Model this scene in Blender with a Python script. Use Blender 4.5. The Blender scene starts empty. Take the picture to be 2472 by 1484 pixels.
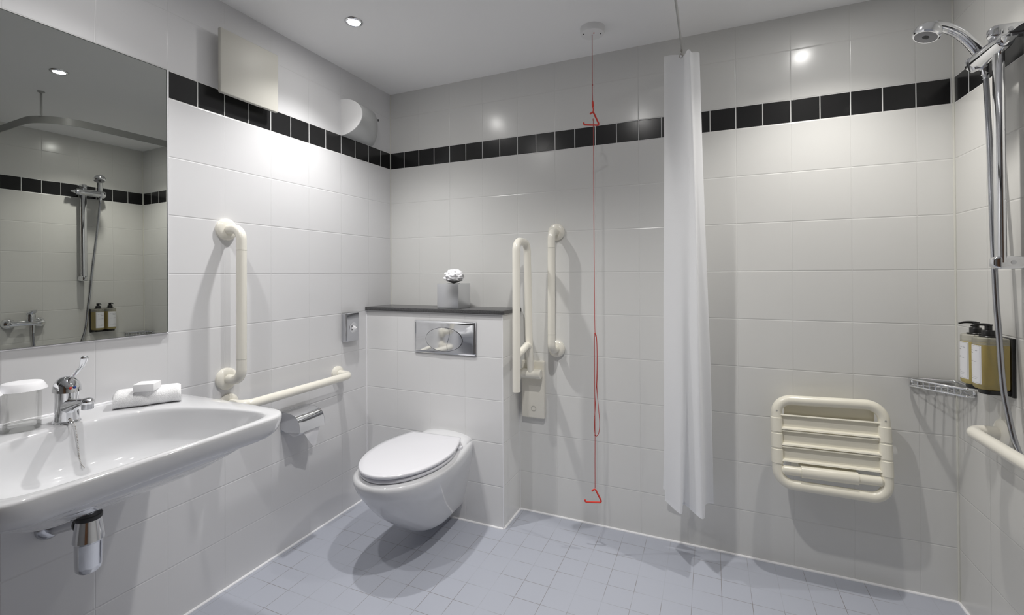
import bpy, bmesh, math, random
from mathutils import Vector, Matrix
random.seed(7)
PI = math.pi
V = Vector
# ------------------------------------------------------------------ camera
W, H, YF = 2.5044, 2.2263, -2.85          # room width, ceiling height, front wall
scene = bpy.context.scene
col = scene.collection
cam_d = bpy.data.cameras.new('camera')
cam = bpy.data.objects.new('camera', cam_d)
col.objects.link(cam)
cam_d.sensor_fit = 'HORIZONTAL'
cam_d.sensor_width = 36.0
cam_d.lens = 1106.88 / 2472 * 36.0
cam_d.shift_x = 0.0
cam_d.shift_y = -(742 - 654.73) / 2472
cam_d.clip_start = 0.02
_yaw, _pitch, _roll = 0.4089, 0.0066, -0.0054
_f = V((-math.sin(_yaw) * math.cos(_pitch), math.cos(_yaw) * math.cos(_pitch), math.sin(_pitch)))
_r0 = V((math.cos(_yaw), math.sin(_yaw), 0)); _u0 = _r0.cross(_f)
_r = _r0 * math.cos(_roll) + _u0 * math.sin(_roll)
_u = -_r0 * math.sin(_roll) + _u0 * math.cos(_roll)
cam.matrix_world = Matrix(((_r.x, _u.x, -_f.x, 1.694), (_r.y, _u.y, -_f.y, -2.1505), (_r.z, _u.z, -_f.z, 1.1859), (0, 0, 0, 1)))
scene.camera = cam
# ------------------------------------------------------------------ exposure, world
scene.view_settings.view_transform = 'Standard'
scene.view_settings.look = 'None'
scene.view_settings.gamma = 1.0
scene.view_settings.use_curve_mapping = False
scene.view_settings.exposure = 0.0
scene.cycles.max_bounces = 14
scene.cycles.diffuse_bounces = 8
scene.cycles.glossy_bounces = 6
scene.cycles.transparent_max_bounces = 12
scene.cycles.sample_clamp_indirect = 6.0
scene.cycles.caustics_reflective = False
scene.cycles.caustics_refractive = False
world = bpy.data.worlds.new('world'); scene.world = world
world.use_nodes = True
world.node_tree.nodes['Background'].inputs[0].default_value = (0.8, 0.85, 0.9, 1)
world.node_tree.nodes['Background'].inputs[1].default_value = 0.05
# the room's downlights: x, y, watts, colour (lamp of each is built in downlight())
LIGHTS = [
    (0.358, -0.686, 20.0, (1.0, 0.985, 0.97)),
    (1.28, -0.98, 24.0, (1.0, 0.98, 0.955)),
    (2.10, -0.405, 16.0, (1.0, 0.965, 0.915)),
    (0.40, -1.50, 12.0, (1.0, 0.985, 0.97)),
]

# ------------------------------------------------------------------ node helpers
def new_mat(name):
    m = bpy.data.materials.new(name); m.use_nodes = True
    return m, m.node_tree, m.node_tree.nodes['Principled BSDF']
def mat(name, c, rough=0.5, metal=0.0, coat=0.0, ior=1.5, noise=0.0, nscale=40, bump=0.0, bscale=200, sss=0.0, trans=0.0):
    m, nt, b = new_mat(name)
    b.inputs['Base Color'].default_value = (*c, 1)
    b.inputs['Roughness'].default_value = rough
    b.inputs['Metallic'].default_value = metal
    b.inputs['IOR'].default_value = ior
    b.inputs['Coat Weight'].default_value = coat
    b.inputs['Coat Roughness'].default_value = 0.05
    b.inputs['Transmission Weight'].default_value = trans
    if sss:
        b.inputs['Subsurface Weight'].default_value = sss
        b.inputs['Subsurface Radius'].default_value = (0.01, 0.01, 0.01)
    tc = nt.nodes.new('ShaderNodeTexCoord')
    if noise:
        n = nt.nodes.new('ShaderNodeTexNoise'); n.inputs['Scale'].default_value = nscale; n.inputs['Detail'].default_value = 4
        nt.links.new(tc.outputs['Object'], n.inputs['Vector'])
        mx = nt.nodes.new('ShaderNodeMix'); mx.data_type = 'RGBA'
        mx.inputs['A'].default_value = (*[x * (1 - noise) for x in c], 1)
        mx.inputs['B'].default_value = (*[min(1, x * (1 + noise)) for x in c], 1)
        nt.links.new(n.outputs['Fac'], mx.inputs['Factor'])
        nt.links.new(mx.outputs['Result'], b.inputs['Base Color'])
    if bump:
        n = nt.nodes.new('ShaderNodeTexNoise'); n.inputs['Scale'].default_value = bscale; n.inputs['Detail'].default_value = 3
        nt.links.new(tc.outputs['Object'], n.inputs['Vector'])
        bp = nt.nodes.new('ShaderNodeBump'); bp.inputs['Strength'].default_value = 0.5; bp.inputs['Distance'].default_value = bump
        nt.links.new(n.outputs['Fac'], bp.inputs['Height']); nt.links.new(bp.outputs['Normal'], b.inputs['Normal'])
    return m
class G:
    """small math-node builder"""
    def __init__(s, nt): s.nt = nt
    def m(s, op, a, b=None, c=None, clamp=False):
        n = s.nt.nodes.new('ShaderNodeMath'); n.operation = op; n.use_clamp = clamp
        for i, v in enumerate((a, b, c)):
            if v is None: continue
            if isinstance(v, (int, float)): n.inputs[i].default_value = v
            else: s.nt.links.new(v, n.inputs[i])
        return n.outputs[0]
    def line(s, u, phase, pitch):          # distance to the nearest joint line
        t = s.m('DIVIDE', s.m('SUBTRACT', u, phase), pitch)
        t = s.m('FRACT', s.m('ADD', t, 0.5))
        return s.m('MULTIPLY', s.m('ABSOLUTE', s.m('SUBTRACT', t, 0.5)), pitch)
    def step(s, d, lo, hi):
        n = s.nt.nodes.new('ShaderNodeMapRange'); n.interpolation_type = 'SMOOTHSTEP'
        s.nt.links.new(d, n.inputs['Value'])
        n.inputs['From Min'].default_value = lo; n.inputs['From Max'].default_value = hi
        return n.outputs['Result']
    def mix(s, f, a, b):
        n = s.nt.nodes.new('ShaderNodeMix'); n.data_type = 'RGBA'
        s.nt.links.new(f, n.inputs['Factor'])
        for k, v in (('A', a), ('B', b)):
            if isinstance(v, tuple): n.inputs[k].default_value = (*v, 1)
            else: s.nt.links.new(v, n.inputs[k])
        return n.outputs['Result']
    def mixf(s, f, a, b):
        n = s.nt.nodes.new('ShaderNodeMix'); n.data_type = 'FLOAT'
        s.nt.links.new(f, n.inputs['Factor']); n.inputs['A'].default_value = a; n.inputs['B'].default_value = b
        return n.outputs['Result']
ZB0, ZB1 = 1.7938, 1.8876                   # black tile band
def tile_mat(name, axis, phase, tint=(0.69, 0.69, 0.70), band=True, band_phase=None):
    m, nt, b = new_mat(name); g = G(nt)
    geo = nt.nodes.new('ShaderNodeNewGeometry'); sep = nt.nodes.new('ShaderNodeSeparateXYZ')
    nt.links.new(geo.outputs['Position'], sep.inputs[0])
    u = sep.outputs[axis]; v = sep.outputs[2]
    du = g.line(u, phase, 0.2); dub = g.line(u, phase if band_phase is None else band_phase, 0.1)
    above = g.m('GREATER_THAN', v, (ZB0 + ZB1) / 2)
    ph = g.m('MULTIPLY_ADD', above, ZB1 - ZB0, ZB0)
    dv = g.m('MULTIPLY', g.m('ABSOLUTE', g.m('SUBTRACT', g.m('FRACT', g.m('ADD', g.m('DIVIDE', g.m('SUBTRACT', v, ph), 0.2), 0.5)), 0.5)), 0.2)
    n = nt.nodes.new('ShaderNodeTexNoise'); n.inputs['Scale'].default_value = 3.0
    nt.links.new(geo.outputs['Position'], n.inputs['Vector'])
    if band:
        inb = g.m('MULTIPLY', g.m('GREATER_THAN', v, ZB0 + 0.0012), g.m('LESS_THAN', v, ZB1 - 0.0012))
        vb = g.m('MULTIPLY', g.m('GREATER_THAN', v, ZB0 - 0.001), g.m('LESS_THAN', v, ZB1 + 0.001))
        d_b = g.m('MINIMUM', dub, g.m('MINIMUM', g.m('ABSOLUTE', g.m('SUBTRACT', v, ZB0)), g.m('ABSOLUTE', g.m('SUBTRACT', v, ZB1))))
        d_w = g.m('MINIMUM', g.m('MULTIPLY_ADD', du, 1.0, 0.0007), dv)
        d = g.m('ADD', g.m('MULTIPLY', vb, d_b), g.m('MULTIPLY', g.m('SUBTRACT', 1.0, vb), d_w))
        tilec = g.mix(inb, tint, (0.014, 0.014, 0.0145))
        groutc = g.mix(vb, tuple(x * 0.93 for x in tint), (0.72, 0.72, 0.71))
        face = g.m('MULTIPLY_ADD', vb, 0.0006, 0.0)
        g1 = g.step(g.m('SUBTRACT', d, face), 0.0006, 0.0014)
    else:
        d = g.m('MINIMUM', g.m('MULTIPLY_ADD', du, 1.0, 0.0007), dv)
        tilec = None; g1 = g.step(d, 0.0006, 0.0014)
    c = g.mix(g1, tuple(x * 0.93 for x in tint) if not band else groutc, tilec if band else tint)
    nt.links.new(c, b.inputs['Base Color'])
    nt.links.new(g.mixf(g1, 0.7, 0.21), b.inputs['Roughness'])
    hgt = g.m('ADD', g.m('MULTIPLY', g.step(d, 0.0005, 0.0035), 1.0), g.m('MULTIPLY', n.outputs['Fac'], 0.25))
    bp = nt.nodes.new('ShaderNodeBump'); bp.inputs['Strength'].default_value = 0.55; bp.inputs['Distance'].default_value = 0.0012
    nt.links.new(hgt, bp.inputs['Height']); nt.links.new(bp.outputs['Normal'], b.inputs['Normal'])
    b.inputs['IOR'].default_value = 1.5
    return m
def floor_mat():
    m, nt, b = new_mat('floor_tile'); g = G(nt)
    geo = nt.nodes.new('ShaderNodeNewGeometry'); sep = nt.nodes.new('ShaderNodeSeparateXYZ')
    nt.links.new(geo.outputs['Position'], sep.inputs[0])
    d = g.m('MINIMUM', g.line(sep.outputs[0], 0.0225, 0.1), g.line(sep.outputs[1], 0.005, 0.1))
    n = nt.nodes.new('ShaderNodeTexNoise'); n.inputs['Scale'].default_value = 5.0; n.inputs['Detail'].default_value = 2
    nt.links.new(geo.outputs['Position'], n.inputs['Vector'])
    n2 = nt.nodes.new('ShaderNodeTexNoise'); n2.inputs['Scale'].default_value = 2.0
    nt.links.new(geo.outputs['Position'], n2.inputs['Vector'])
    fade = g.step(n.outputs['Fac'], 0.40, 0.60)
    groutc = g.mix(fade, (0.375, 0.39, 0.44), (0.19, 0.17, 0.16))
    tilec = g.mix(n2.outputs['Fac'], (0.395, 0.415, 0.475), (0.42, 0.44, 0.50))
    nt.links.new(g.mix(g.step(d, 0.0005, 0.0011), groutc, tilec), b.inputs['Base Color'])
    b.inputs['Roughness'].default_value = 0.42
    bp = nt.nodes.new('ShaderNodeBump'); bp.inputs['Strength'].default_value = 0.3; bp.inputs['Distance'].default_value = 0.0006
    nt.links.new(g.step(d, 0.0, 0.002), bp.inputs['Height']); nt.links.new(bp.outputs['Normal'], b.inputs['Normal'])
    return m
def thin_glass(name, tint, refl=0.6, diffuse=None, df=0.0, rough=0.02):
    m = bpy.data.materials.new(name); m.use_nodes = True; nt = m.node_tree
    for n in list(nt.nodes):
        if n.type == 'BSDF_PRINCIPLED': nt.nodes.remove(n)
    out = [n for n in nt.nodes if n.type == 'OUTPUT_MATERIAL'][0]
    t = nt.nodes.new('ShaderNodeBsdfTransparent'); t.inputs[0].default_value = (*tint, 1)
    base = t.outputs[0]
    if df:
        d = nt.nodes.new('ShaderNodeBsdfDiffuse'); d.inputs[0].default_value = (*diffuse, 1)
        mx = nt.nodes.new('ShaderNodeMixShader'); mx.inputs[0].default_value = df
        nt.links.new(base, mx.inputs[1]); nt.links.new(d.outputs[0], mx.inputs[2]); base = mx.outputs[0]
    gl = nt.nodes.new('ShaderNodeBsdfGlossy'); gl.inputs['Roughness'].default_value = rough
    lw = nt.nodes.new('ShaderNodeFresnel'); lw.inputs[0].default_value = 1.35
    mul = nt.nodes.new('ShaderNodeMath'); mul.operation = 'MULTIPLY'; mul.inputs[1].default_value = refl
    nt.links.new(lw.outputs[0], mul.inputs[0])
    mx = nt.nodes.new('ShaderNodeMixShader'); nt.links.new(mul.outputs[0], mx.inputs[0])
    nt.links.new(base, mx.inputs[1]); nt.links.new(gl.outputs[0], mx.inputs[2])
    nt.links.new(mx.outputs[0], out.inputs[0])
    return m
def emit(name, c, s):
    m, nt, b = new_mat(name)
    b.inputs['Base Color'].default_value = (0.9, 0.9, 0.9, 1)
    b.inputs['Emission Color'].default_value = (*c, 1); b.inputs['Emission Strength'].default_value = s
    return m
def label_mat():
    """white sticker with a thin border and a few small lines of print (stripes at object heights)"""
    m, nt, b = new_mat('bottle_label'); g = G(nt)
    tc = nt.nodes.new('ShaderNodeTexCoord'); sep = nt.nodes.new('ShaderNodeSeparateXYZ')
    nt.links.new(tc.outputs['UV'], sep.inputs[0])
    u, v = sep.outputs[0], sep.outputs[1]
    n = nt.nodes.new('ShaderNodeTexNoise'); n.inputs['Scale'].default_value = 38
    nt.links.new(tc.outputs['UV'], n.inputs['Vector'])
    ink = None
    for vc, hw, u0, u1 in ((0.855, 0.006, .15, .8), (0.79, 0.012, .15, .5), (0.60, 0.005, .15, .4), (0.565, 0.006, .15, .75),
                           (0.21, 0.004, .15, .5), (0.165, 0.004, .15, .8), (0.12, 0.004, .15, .75)):
        r = g.m('MULTIPLY', g.m('LESS_THAN', g.m('ABSOLUTE', g.m('SUBTRACT', v, vc)), hw),
                g.m('MULTIPLY', g.m('GREATER_THAN', u, u0), g.m('LESS_THAN', u, u1)))
        ink = r if ink is None else g.m('MAXIMUM', ink, r)
    ink = g.m('MULTIPLY', ink, g.step(n.outputs['Fac'], 0.40, 0.55))
    e = g.m('MINIMUM', g.m('MINIMUM', u, g.m('SUBTRACT', 1.0, u)), g.m('MULTIPLY', g.m('MINIMUM', v, g.m('SUBTRACT', 1.0, v)), 2.6))
    border = g.m('MULTIPLY', g.m('LESS_THAN', g.m('ABSOLUTE', g.m('SUBTRACT', e, 0.06)), 0.012), 0.5)
    nt.links.new(g.mix(g.m('MAXIMUM', ink, border), (0.78, 0.78, 0.80), (0.13, 0.13, 0.15)), b.inputs['Base Color'])
    b.inputs['Roughness'].default_value = 0.45
    return m
M = {}
M['tile_l'] = tile_mat('wall_tile_left', 1, -0.1859)
M['tile_b'] = tile_mat('wall_tile_back', 0, 0.1963, tint=(0.70, 0.70, 0.683))
M['tile_r'] = tile_mat('wall_tile_right', 1, -0.0043, tint=(0.65, 0.645, 0.62))
M['tile_f'] = tile_mat('wall_tile_front', 0, 0.1, tint=(0.20, 0.195, 0.19))  # unseen wall behind the camera, tint darkened to cut bounced light
M['tile_x'] = tile_mat('boxing_tile', 0, 0.0, tint=(0.74, 0.74, 0.74), band=False)
M['tile_y'] = tile_mat('boxing_side_tile', 1, -0.2, tint=(0.74, 0.74, 0.73), band=False)
M['floor'] = floor_mat()
M['paint'] = mat('ceiling_paint', (0.90, 0.90, 0.90), 0.9, bump=0.0005, bscale=90)
M['silicone'] = mat('white_silicone', (0.84, 0.84, 0.86), 0.3)
M['seal_old'] = mat('aged_silicone', (0.66, 0.655, 0.60), 0.4, noise=0.06, nscale=6)
M['porc'] = mat('white_porcelain', (0.655, 0.66, 0.675), 0.06, coat=0.5)
M['plas'] = mat('white_plastic', (0.72, 0.72, 0.755), 0.16, coat=0.3)
M['whitep'] = mat('matt_white_plastic', (0.82, 0.82, 0.82), 0.45)
M['greyp'] = mat('pale_grey_plastic', (0.55, 0.56, 0.56), 0.35)
M['ivory'] = mat('ivory_plastic', (0.80, 0.775, 0.695), 0.22, coat=0.25)
M['seativ'] = mat('seat_ivory_plastic', (0.82, 0.79, 0.68), 0.3, coat=0.15)
M['panel'] = mat('cream_panel', (0.50, 0.49, 0.445), 0.5)
M['chrome'] = mat('chrome', (0.80, 0.81, 0.83), 0.06, 1.0)
M['chromes'] = mat('satin_chrome', (0.62, 0.63, 0.66), 0.16, 1.0)
M['boxmetal'] = mat('brushed_box_metal', (0.74, 0.75, 0.77), 0.32, 1.0)
M['dark'] = mat('dark_gap', (0.02, 0.02, 0.022), 0.5)
M['mirror'] = mat('mirror_glass', (0.52, 0.535, 0.51), 0.0, 1.0)
M['mirror_edge'] = mat('mirror_edge', (0.05, 0.06, 0.055), 0.3)
M['granite'] = mat('black_granite', (0.07, 0.07, 0.072), 0.25, noise=0.95, nscale=330)
M['paper'] = mat('white_paper', (0.88, 0.88, 0.90), 0.8, sss=0.1)
M['tissue'] = mat('soft_tissue', (0.86, 0.86, 0.88), 0.9, sss=0.35)
M['card'] = mat('white_card', (0.86, 0.86, 0.87), 0.6)
M['towel'] = mat('white_terry', (0.86, 0.86, 0.87), 0.95, bump=0.006, bscale=420)
M['cloth'] = mat('curtain_cloth', (0.86, 0.87, 0.89), 0.75, bump=0.0012, bscale=500)
def cloth_mat():
    m, nt, b = new_mat('curtain_cloth')
    b.inputs['Base Color'].default_value = (0.94, 0.945, 0.955, 1); b.inputs['Roughness'].default_value = 0.8
    tr = nt.nodes.new('ShaderNodeBsdfTranslucent'); tr.inputs[0].default_value = (0.94, 0.945, 0.955, 1)
    mx = nt.nodes.new('ShaderNodeMixShader'); mx.inputs[0].default_value = 0.5
    nt.links.new(b.outputs[0], mx.inputs[1]); nt.links.new(tr.outputs[0], mx.inputs[2])
    out = [n for n in nt.nodes if n.type == 'OUTPUT_MATERIAL'][0]; nt.links.new(mx.outputs[0], out.inputs[0])
    tc = nt.nodes.new('ShaderNodeTexCoord'); n = nt.nodes.new('ShaderNodeTexNoise'); n.inputs['Scale'].default_value = 500
    nt.links.new(tc.outputs['Object'], n.inputs['Vector'])
    bp = nt.nodes.new('ShaderNodeBump'); bp.inputs['Strength'].default_value = 0.4; bp.inputs['Distance'].default_value = 0.001
    nt.links.new(n.outputs['Fac'], bp.inputs['Height']); nt.links.new(bp.outputs['Normal'], b.inputs['Normal'])
    return m
M['cloth'] = cloth_mat()
M['black'] = mat('black_plastic', (0.016, 0.016, 0.016), 0.3)
M['glass'] = thin_glass('clear_glass', (0.99, 0.99, 0.985), 0.25)
M['glassb'] = thin_glass('clear_glass_base', (0.95, 0.955, 0.95), 0.6)
M['amber'] = thin_glass('amber_soap', (0.90, 0.82, 0.46), 0.6, (0.86, 0.74, 0.38), 0.36)
M['clearp'] = thin_glass('clear_plastic', (0.93, 0.92, 0.87), 0.6, (0.7, 0.69, 0.62), 0.28)
M['label'] = label_mat()
M['red'] = mat('red_plastic', (0.62, 0.045, 0.03), 0.3)
M['cord'] = mat('red_cord', (0.42, 0.06, 0.05), 0.7)
M['blue'] = mat('blue_dot', (0.02, 0.06, 0.3), 0.3)
M['steel'] = mat('steel_wire', (0.45, 0.43, 0.40), 0.25, 1.0)
M['alu'] = mat('grey_aluminium', (0.38, 0.38, 0.365), 0.35)
M['rubber'] = mat('black_rubber', (0.025, 0.024, 0.023), 0.45)
M['wood'] = mat('brown_door', (0.16, 0.075, 0.03), 0.45, noise=0.3, nscale=8)
M['hose'] = mat('hose_metal', (0.48, 0.49, 0.52), 0.18, 1.0)
M['nozzle'] = mat('grey_nozzle', (0.26, 0.26, 0.27), 0.5)
M['lamp'] = emit('lamp_glow', (1.0, 0.98, 0.95), 250.0)

# ------------------------------------------------------------------ mesh helpers
def link_mesh(name, bm, m, parent=None, angle=35, smooth=True):
    me = bpy.data.meshes.new(name)
    bmesh.ops.recalc_face_normals(bm, faces=bm.faces[:])
    bm.to_mesh(me); bm.free()
    for mm in (m if isinstance(m, (list, tuple)) else [m]): me.materials.append(mm)
    if smooth:
        for p in me.polygons: p.use_smooth = True
        me.set_sharp_from_angle(angle=math.radians(angle))
    o = bpy.data.objects.new(name, me); col.objects.link(o)
    if parent is not None:
        o.parent = parent
        root = parent.matrix_world if parent.parent is None else None
        loc = V(parent['_o']) if '_o' in parent.keys() else V((0, 0, 0))
        o.matrix_parent_inverse = Matrix.Translation(-loc)
    return o
def thing(name, label, cat, loc, group=None):
    o = bpy.data.objects.new(name, None); col.objects.link(o)
    o.empty_display_size = 0.05
    o.location = loc; o['_o'] = tuple(loc)
    o['label'] = label; o['category'] = cat
    if group: o['group'] = group
    return o
def tag(o, label, cat, group=None):
    o['label'] = label; o['category'] = cat
    if group: o['group'] = group
    return o
def struct(name, bm, m, angle=30):
    o = link_mesh(name, bm, m, angle=angle); o['kind'] = 'structure'
    return o
def dup(root, d, label, group=None):
    r = root.copy(); col.objects.link(r)
    r.location = V(root.location) + V(d); r['label'] = label
    if group: r['group'] = group
    for ch in list(root.children):
        c = ch.copy(); col.objects.link(c); c.parent = r; c.matrix_parent_inverse = ch.matrix_parent_inverse.copy()
        for g2 in list(ch.children):
            e = g2.copy(); col.objects.link(e); e.parent = c; e.matrix_parent_inverse = g2.matrix_parent_inverse.copy()
    return r
def BM(): return bmesh.new()
def merge(dst, src):
    me = bpy.data.meshes.new('tmp'); src.to_mesh(me); src.free(); dst.from_mesh(me); bpy.data.meshes.remove(me); return dst
def box(bm, x0, x1, y0, y1, z0, z1, bev=0.0, seg=3, mtx=None):
    b = bmesh.new()
    bmesh.ops.create_cube(b, size=1)
    for v in b.verts:
        v.co = V((x0 + (v.co.x + .5) * (x1 - x0), y0 + (v.co.y + .5) * (y1 - y0), z0 + (v.co.z + .5) * (z1 - z0)))
    if bev: bmesh.ops.bevel(b, geom=b.edges[:], offset=bev, segments=seg, profile=0.5, affect='EDGES')
    if mtx is not None: bmesh.ops.transform(b, matrix=mtx, verts=b.verts[:])
    return merge(bm, b)
def loft(bm, rings, closed=True, cap0=True, cap1=True, ucap=None):
    vs = [[bm.verts.new(p) for p in r] for r in rings]
    n = len(rings[0])
    for i in range(len(vs) - 1):
        for j in range(n if closed else n - 1):
            k = (j + 1) % n
            bm.faces.new((vs[i][j], vs[i][k], vs[i + 1][k], vs[i + 1][j]))
    if cap0: bm.faces.new(vs[0][::-1])
    if cap1: bm.faces.new(vs[-1])
    return vs
def frames(pts, closed=False):
    n = len(pts); T = []
    for i in range(n):
        a = pts[i - 1] if (i > 0 or closed) else pts[i]
        b = pts[(i + 1) % n] if (i < n - 1 or closed) else pts[i]
        T.append((b - a).normalized())
    ref = V((0, 0, 1)) if abs(T[0].z) < 0.9 else V((1, 0, 0))
    nrm = (ref - T[0] * ref.dot(T[0])).normalized(); out = []
    for t in T:
        nrm = (nrm - t * nrm.dot(t)).normalized()
        out.append((t, nrm, t.cross(nrm)))
    return out
def tube(bm, pts, r, n=20, closed=False, sq=(1, 1), cap=True, up=None):
    pts = [V(p) for p in pts]
    rr = r if isinstance(r, (list, tuple)) else [r] * len(pts)
    fr = frames(pts, closed); rings = []
    for p, (t, a, b), q in zip(pts, fr, rr):
        if up is not None:
            b = t.cross(V(up)).normalized(); a = b.cross(t).normalized()
        rings.append([p + a * (q * sq[0] * math.cos(2 * PI * k / n)) + b * (q * sq[1] * math.sin(2 * PI * k / n)) for k in range(n)])
    if closed:
        rings.append(rings[0][:]); b2 = bmesh.new(); loft(b2, rings, True, False, False)
        bmesh.ops.remove_doubles(b2, verts=b2.verts[:], dist=1e-6); return merge(bm, b2)
    loft(bm, rings, True, cap, cap); return bm
def fillet(pts, r, n=8, closed=False):
    pts = [V(p) for p in pts]; out = []; N = len(pts)
    for i, p in enumerate(pts):
        if not closed and i in (0, N - 1): out.append(p); continue
        a = pts[i - 1]; b = pts[(i + 1) % N]
        d1 = (a - p); d2 = (b - p)
        ang = d1.angle(d2)
        if ang > PI - 1e-3: out.append(p); continue
        t = min(r / math.tan(ang / 2), d1.length * .49, d2.length * .49)
        s = p + d1.normalized() * t; e = p + d2.normalized() * t
        c = p + (d1.normalized() + d2.normalized()).normalized() * (t / math.cos(ang / 2))
        v1 = s - c; v2 = e - c; th = v1.angle(v2)
        for k in range(n + 1):
            f = k / n
            out.append(c + (v1 * math.sin((1 - f) * th) + v2 * math.sin(f * th)) / math.sin(th))
    return out
def catmull(pts, n=8):
    pts = [V(p) for p in pts]; out = []
    for i in range(len(pts) - 1):
        p0 = pts[max(i - 1, 0)]; p1 = pts[i]; p2 = pts[i + 1]; p3 = pts[min(i + 2, len(pts) - 1)]
        for k in range(n):
            t = k / n
            out.append(0.5 * ((2 * p1) + (p2 - p0) * t + (2 * p0 - 5 * p1 + 4 * p2 - p3) * t * t + (3 * p1 - p0 - 3 * p2 + p3) * t ** 3))
    out.append(pts[-1]); return out
def lathe(bm, prof, o, ax=(0, 0, 1), n=32):
    """prof: (radius, height along axis) pairs"""
    o = V(o); ax = V(ax).normalized()
    ref = V((0, 0, 1)) if abs(ax.z) < .9 else V((1, 0, 0))
    a = (ref - ax * ref.dot(ax)).normalized(); b = ax.cross(a); rings = []
    for r, h in prof:
        r = max(r, 1e-5)
        rings.append([o + ax * h + a * (r * math.cos(2 * PI * k / n)) + b * (r * math.sin(2 * PI * k / n)) for k in range(n)])
    loft(bm, rings, True, True, True); return bm
def ball(bm, c, r, s=(1, 1, 1), u=20, v=12):
    b = bmesh.new(); bmesh.ops.create_uvsphere(b, u_segments=u, v_segments=v, radius=r)
    for q in b.verts: q.co = V((q.co.x * s[0], q.co.y * s[1], q.co.z * s[2])) + V(c)
    return merge(bm, b)
def prism(bm, poly, d):
    """polygon of 3-D points extruded by vector d"""
    d = V(d); loft(bm, [[V(p) for p in poly], [V(p) + d for p in poly]]); return bm
def quad(bm, a, b, c, d):
    bm.faces.new([bm.verts.new(p) for p in (a, b, c, d)]); return bm

# ------------------------------------------------------------------ setting
T = 0.1
struct('floor', box(BM(), -T, W + T, YF - T, T, -0.08, 0), M['floor'])
struct('ceiling', box(BM(), -T, W + T, YF - T, T, H, H + 0.08), M['paint'])
struct('wall_left', box(BM(), -T, 0, YF - T, T, 0, H), M['tile_l'])
struct('wall_back', box(BM(), 0, W, 0, T, 0, H), M['tile_b'])
struct('wall_right', box(BM(), W, W + T, YF - T, T, 0, H), M['tile_r'])
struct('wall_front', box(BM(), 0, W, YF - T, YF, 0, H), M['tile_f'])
bm = box(BM(), 1.35, 2.25, YF, YF + 0.04, 0, 2.05, 0.003)
d1 = struct('door_1', bm, M['wood'])
# cistern boxing behind the toilet
BX, BY, BZ = 0.801, -0.205, 0.998
bm = BM(); box(bm, 0, BX, BY, 0, 0, BZ)
bm.faces.ensure_lookup_table(); bm.normal_update()
for f in bm.faces: f.material_index = 1 if abs(f.normal.x) > .5 else 0
struct('wall_boxing', bm, [M['tile_x'], M['tile_y']])
# white sealant bead along the floor, aged sealant in the wall corners
def bead(name, pts, r, m):
    bm = BM(); tube(bm, fillet(pts, 0.012, 4) if len(pts) > 2 else pts, r, 10); struct(name, bm, m)
bead('trim_1', [(0.001, YF, .001), (0.001, BY - .001, .001), (BX + .001, BY - .001, .001), (BX + .001, -.001, .001), (W - .001, -.001, .001), (W - .001, YF, .001)], 0.0062, M['silicone'])
bead('trim_2', [(0.001, -.001, BZ), (0.001, -.001, H)], 0.003, M['seal_old'])
bead('trim_3', [(W - .001, -.001, 0), (W - .001, -.001, H)], 0.004, M['seal_old'])
bead('trim_4', [(0.001, BY - .001, 0), (0.001, BY - .001, BZ)], 0.0025, M['silicone'])
bead('trim_5', [(BX + .0005, -.0005, 0), (BX + .0005, -.0005, BZ)], 0.002, M['silicone'])
bead('trim_6', [(BX - .0005, BY + .0005, 0), (BX - .0005, BY + .0005, BZ)], 0.0022, M['silicone'])

# ------------------------------------------------------------------ downlights
def downlight(i, x, y, watt, c, label):
    t = thing('downlight', label, 'ceiling light', (x, y, H), 'recessed ceiling downlights')
    bm = BM(); lathe(bm, [(0.0255, 0.0), (0.0255, -.004), (0.028, -.0065), (0.033, -.0055), (0.0365, -.002), (0.037, 0.0)], (x, y, H), n=40)
    link_mesh('bezel', bm, M['chrome'], t)
    bm = BM(); lathe(bm, [(0.024, -.001), (0.024, -.0035), (0.018, -.0055), (0.0, -.006)], (x, y, H), n=32)
    link_mesh('lamp', bm, M['lamp'], t)
    ld = bpy.data.lights.new('downlight_beam', 'SPOT'); ld.energy = watt * 2.25; ld.color = c
    ld.spot_size = math.radians(122); ld.spot_blend = 1.0; ld.shadow_soft_size = 0.022
    lo = bpy.data.objects.new('downlight_beam', ld); col.objects.link(lo)
    lo.location = (x, y, H - 0.032)
DL = ['round chrome ceiling downlight above the toilet, lit', 'round ceiling downlight, seen in the mirror above the curtain rail support',
      'round ceiling downlight over the shower, seen in the mirror under the rail', 'round ceiling downlight above the washbasin']
for i, (x, y, w_, c) in enumerate(LIGHTS): downlight(i, x, y, w_, c, DL[i])

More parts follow.
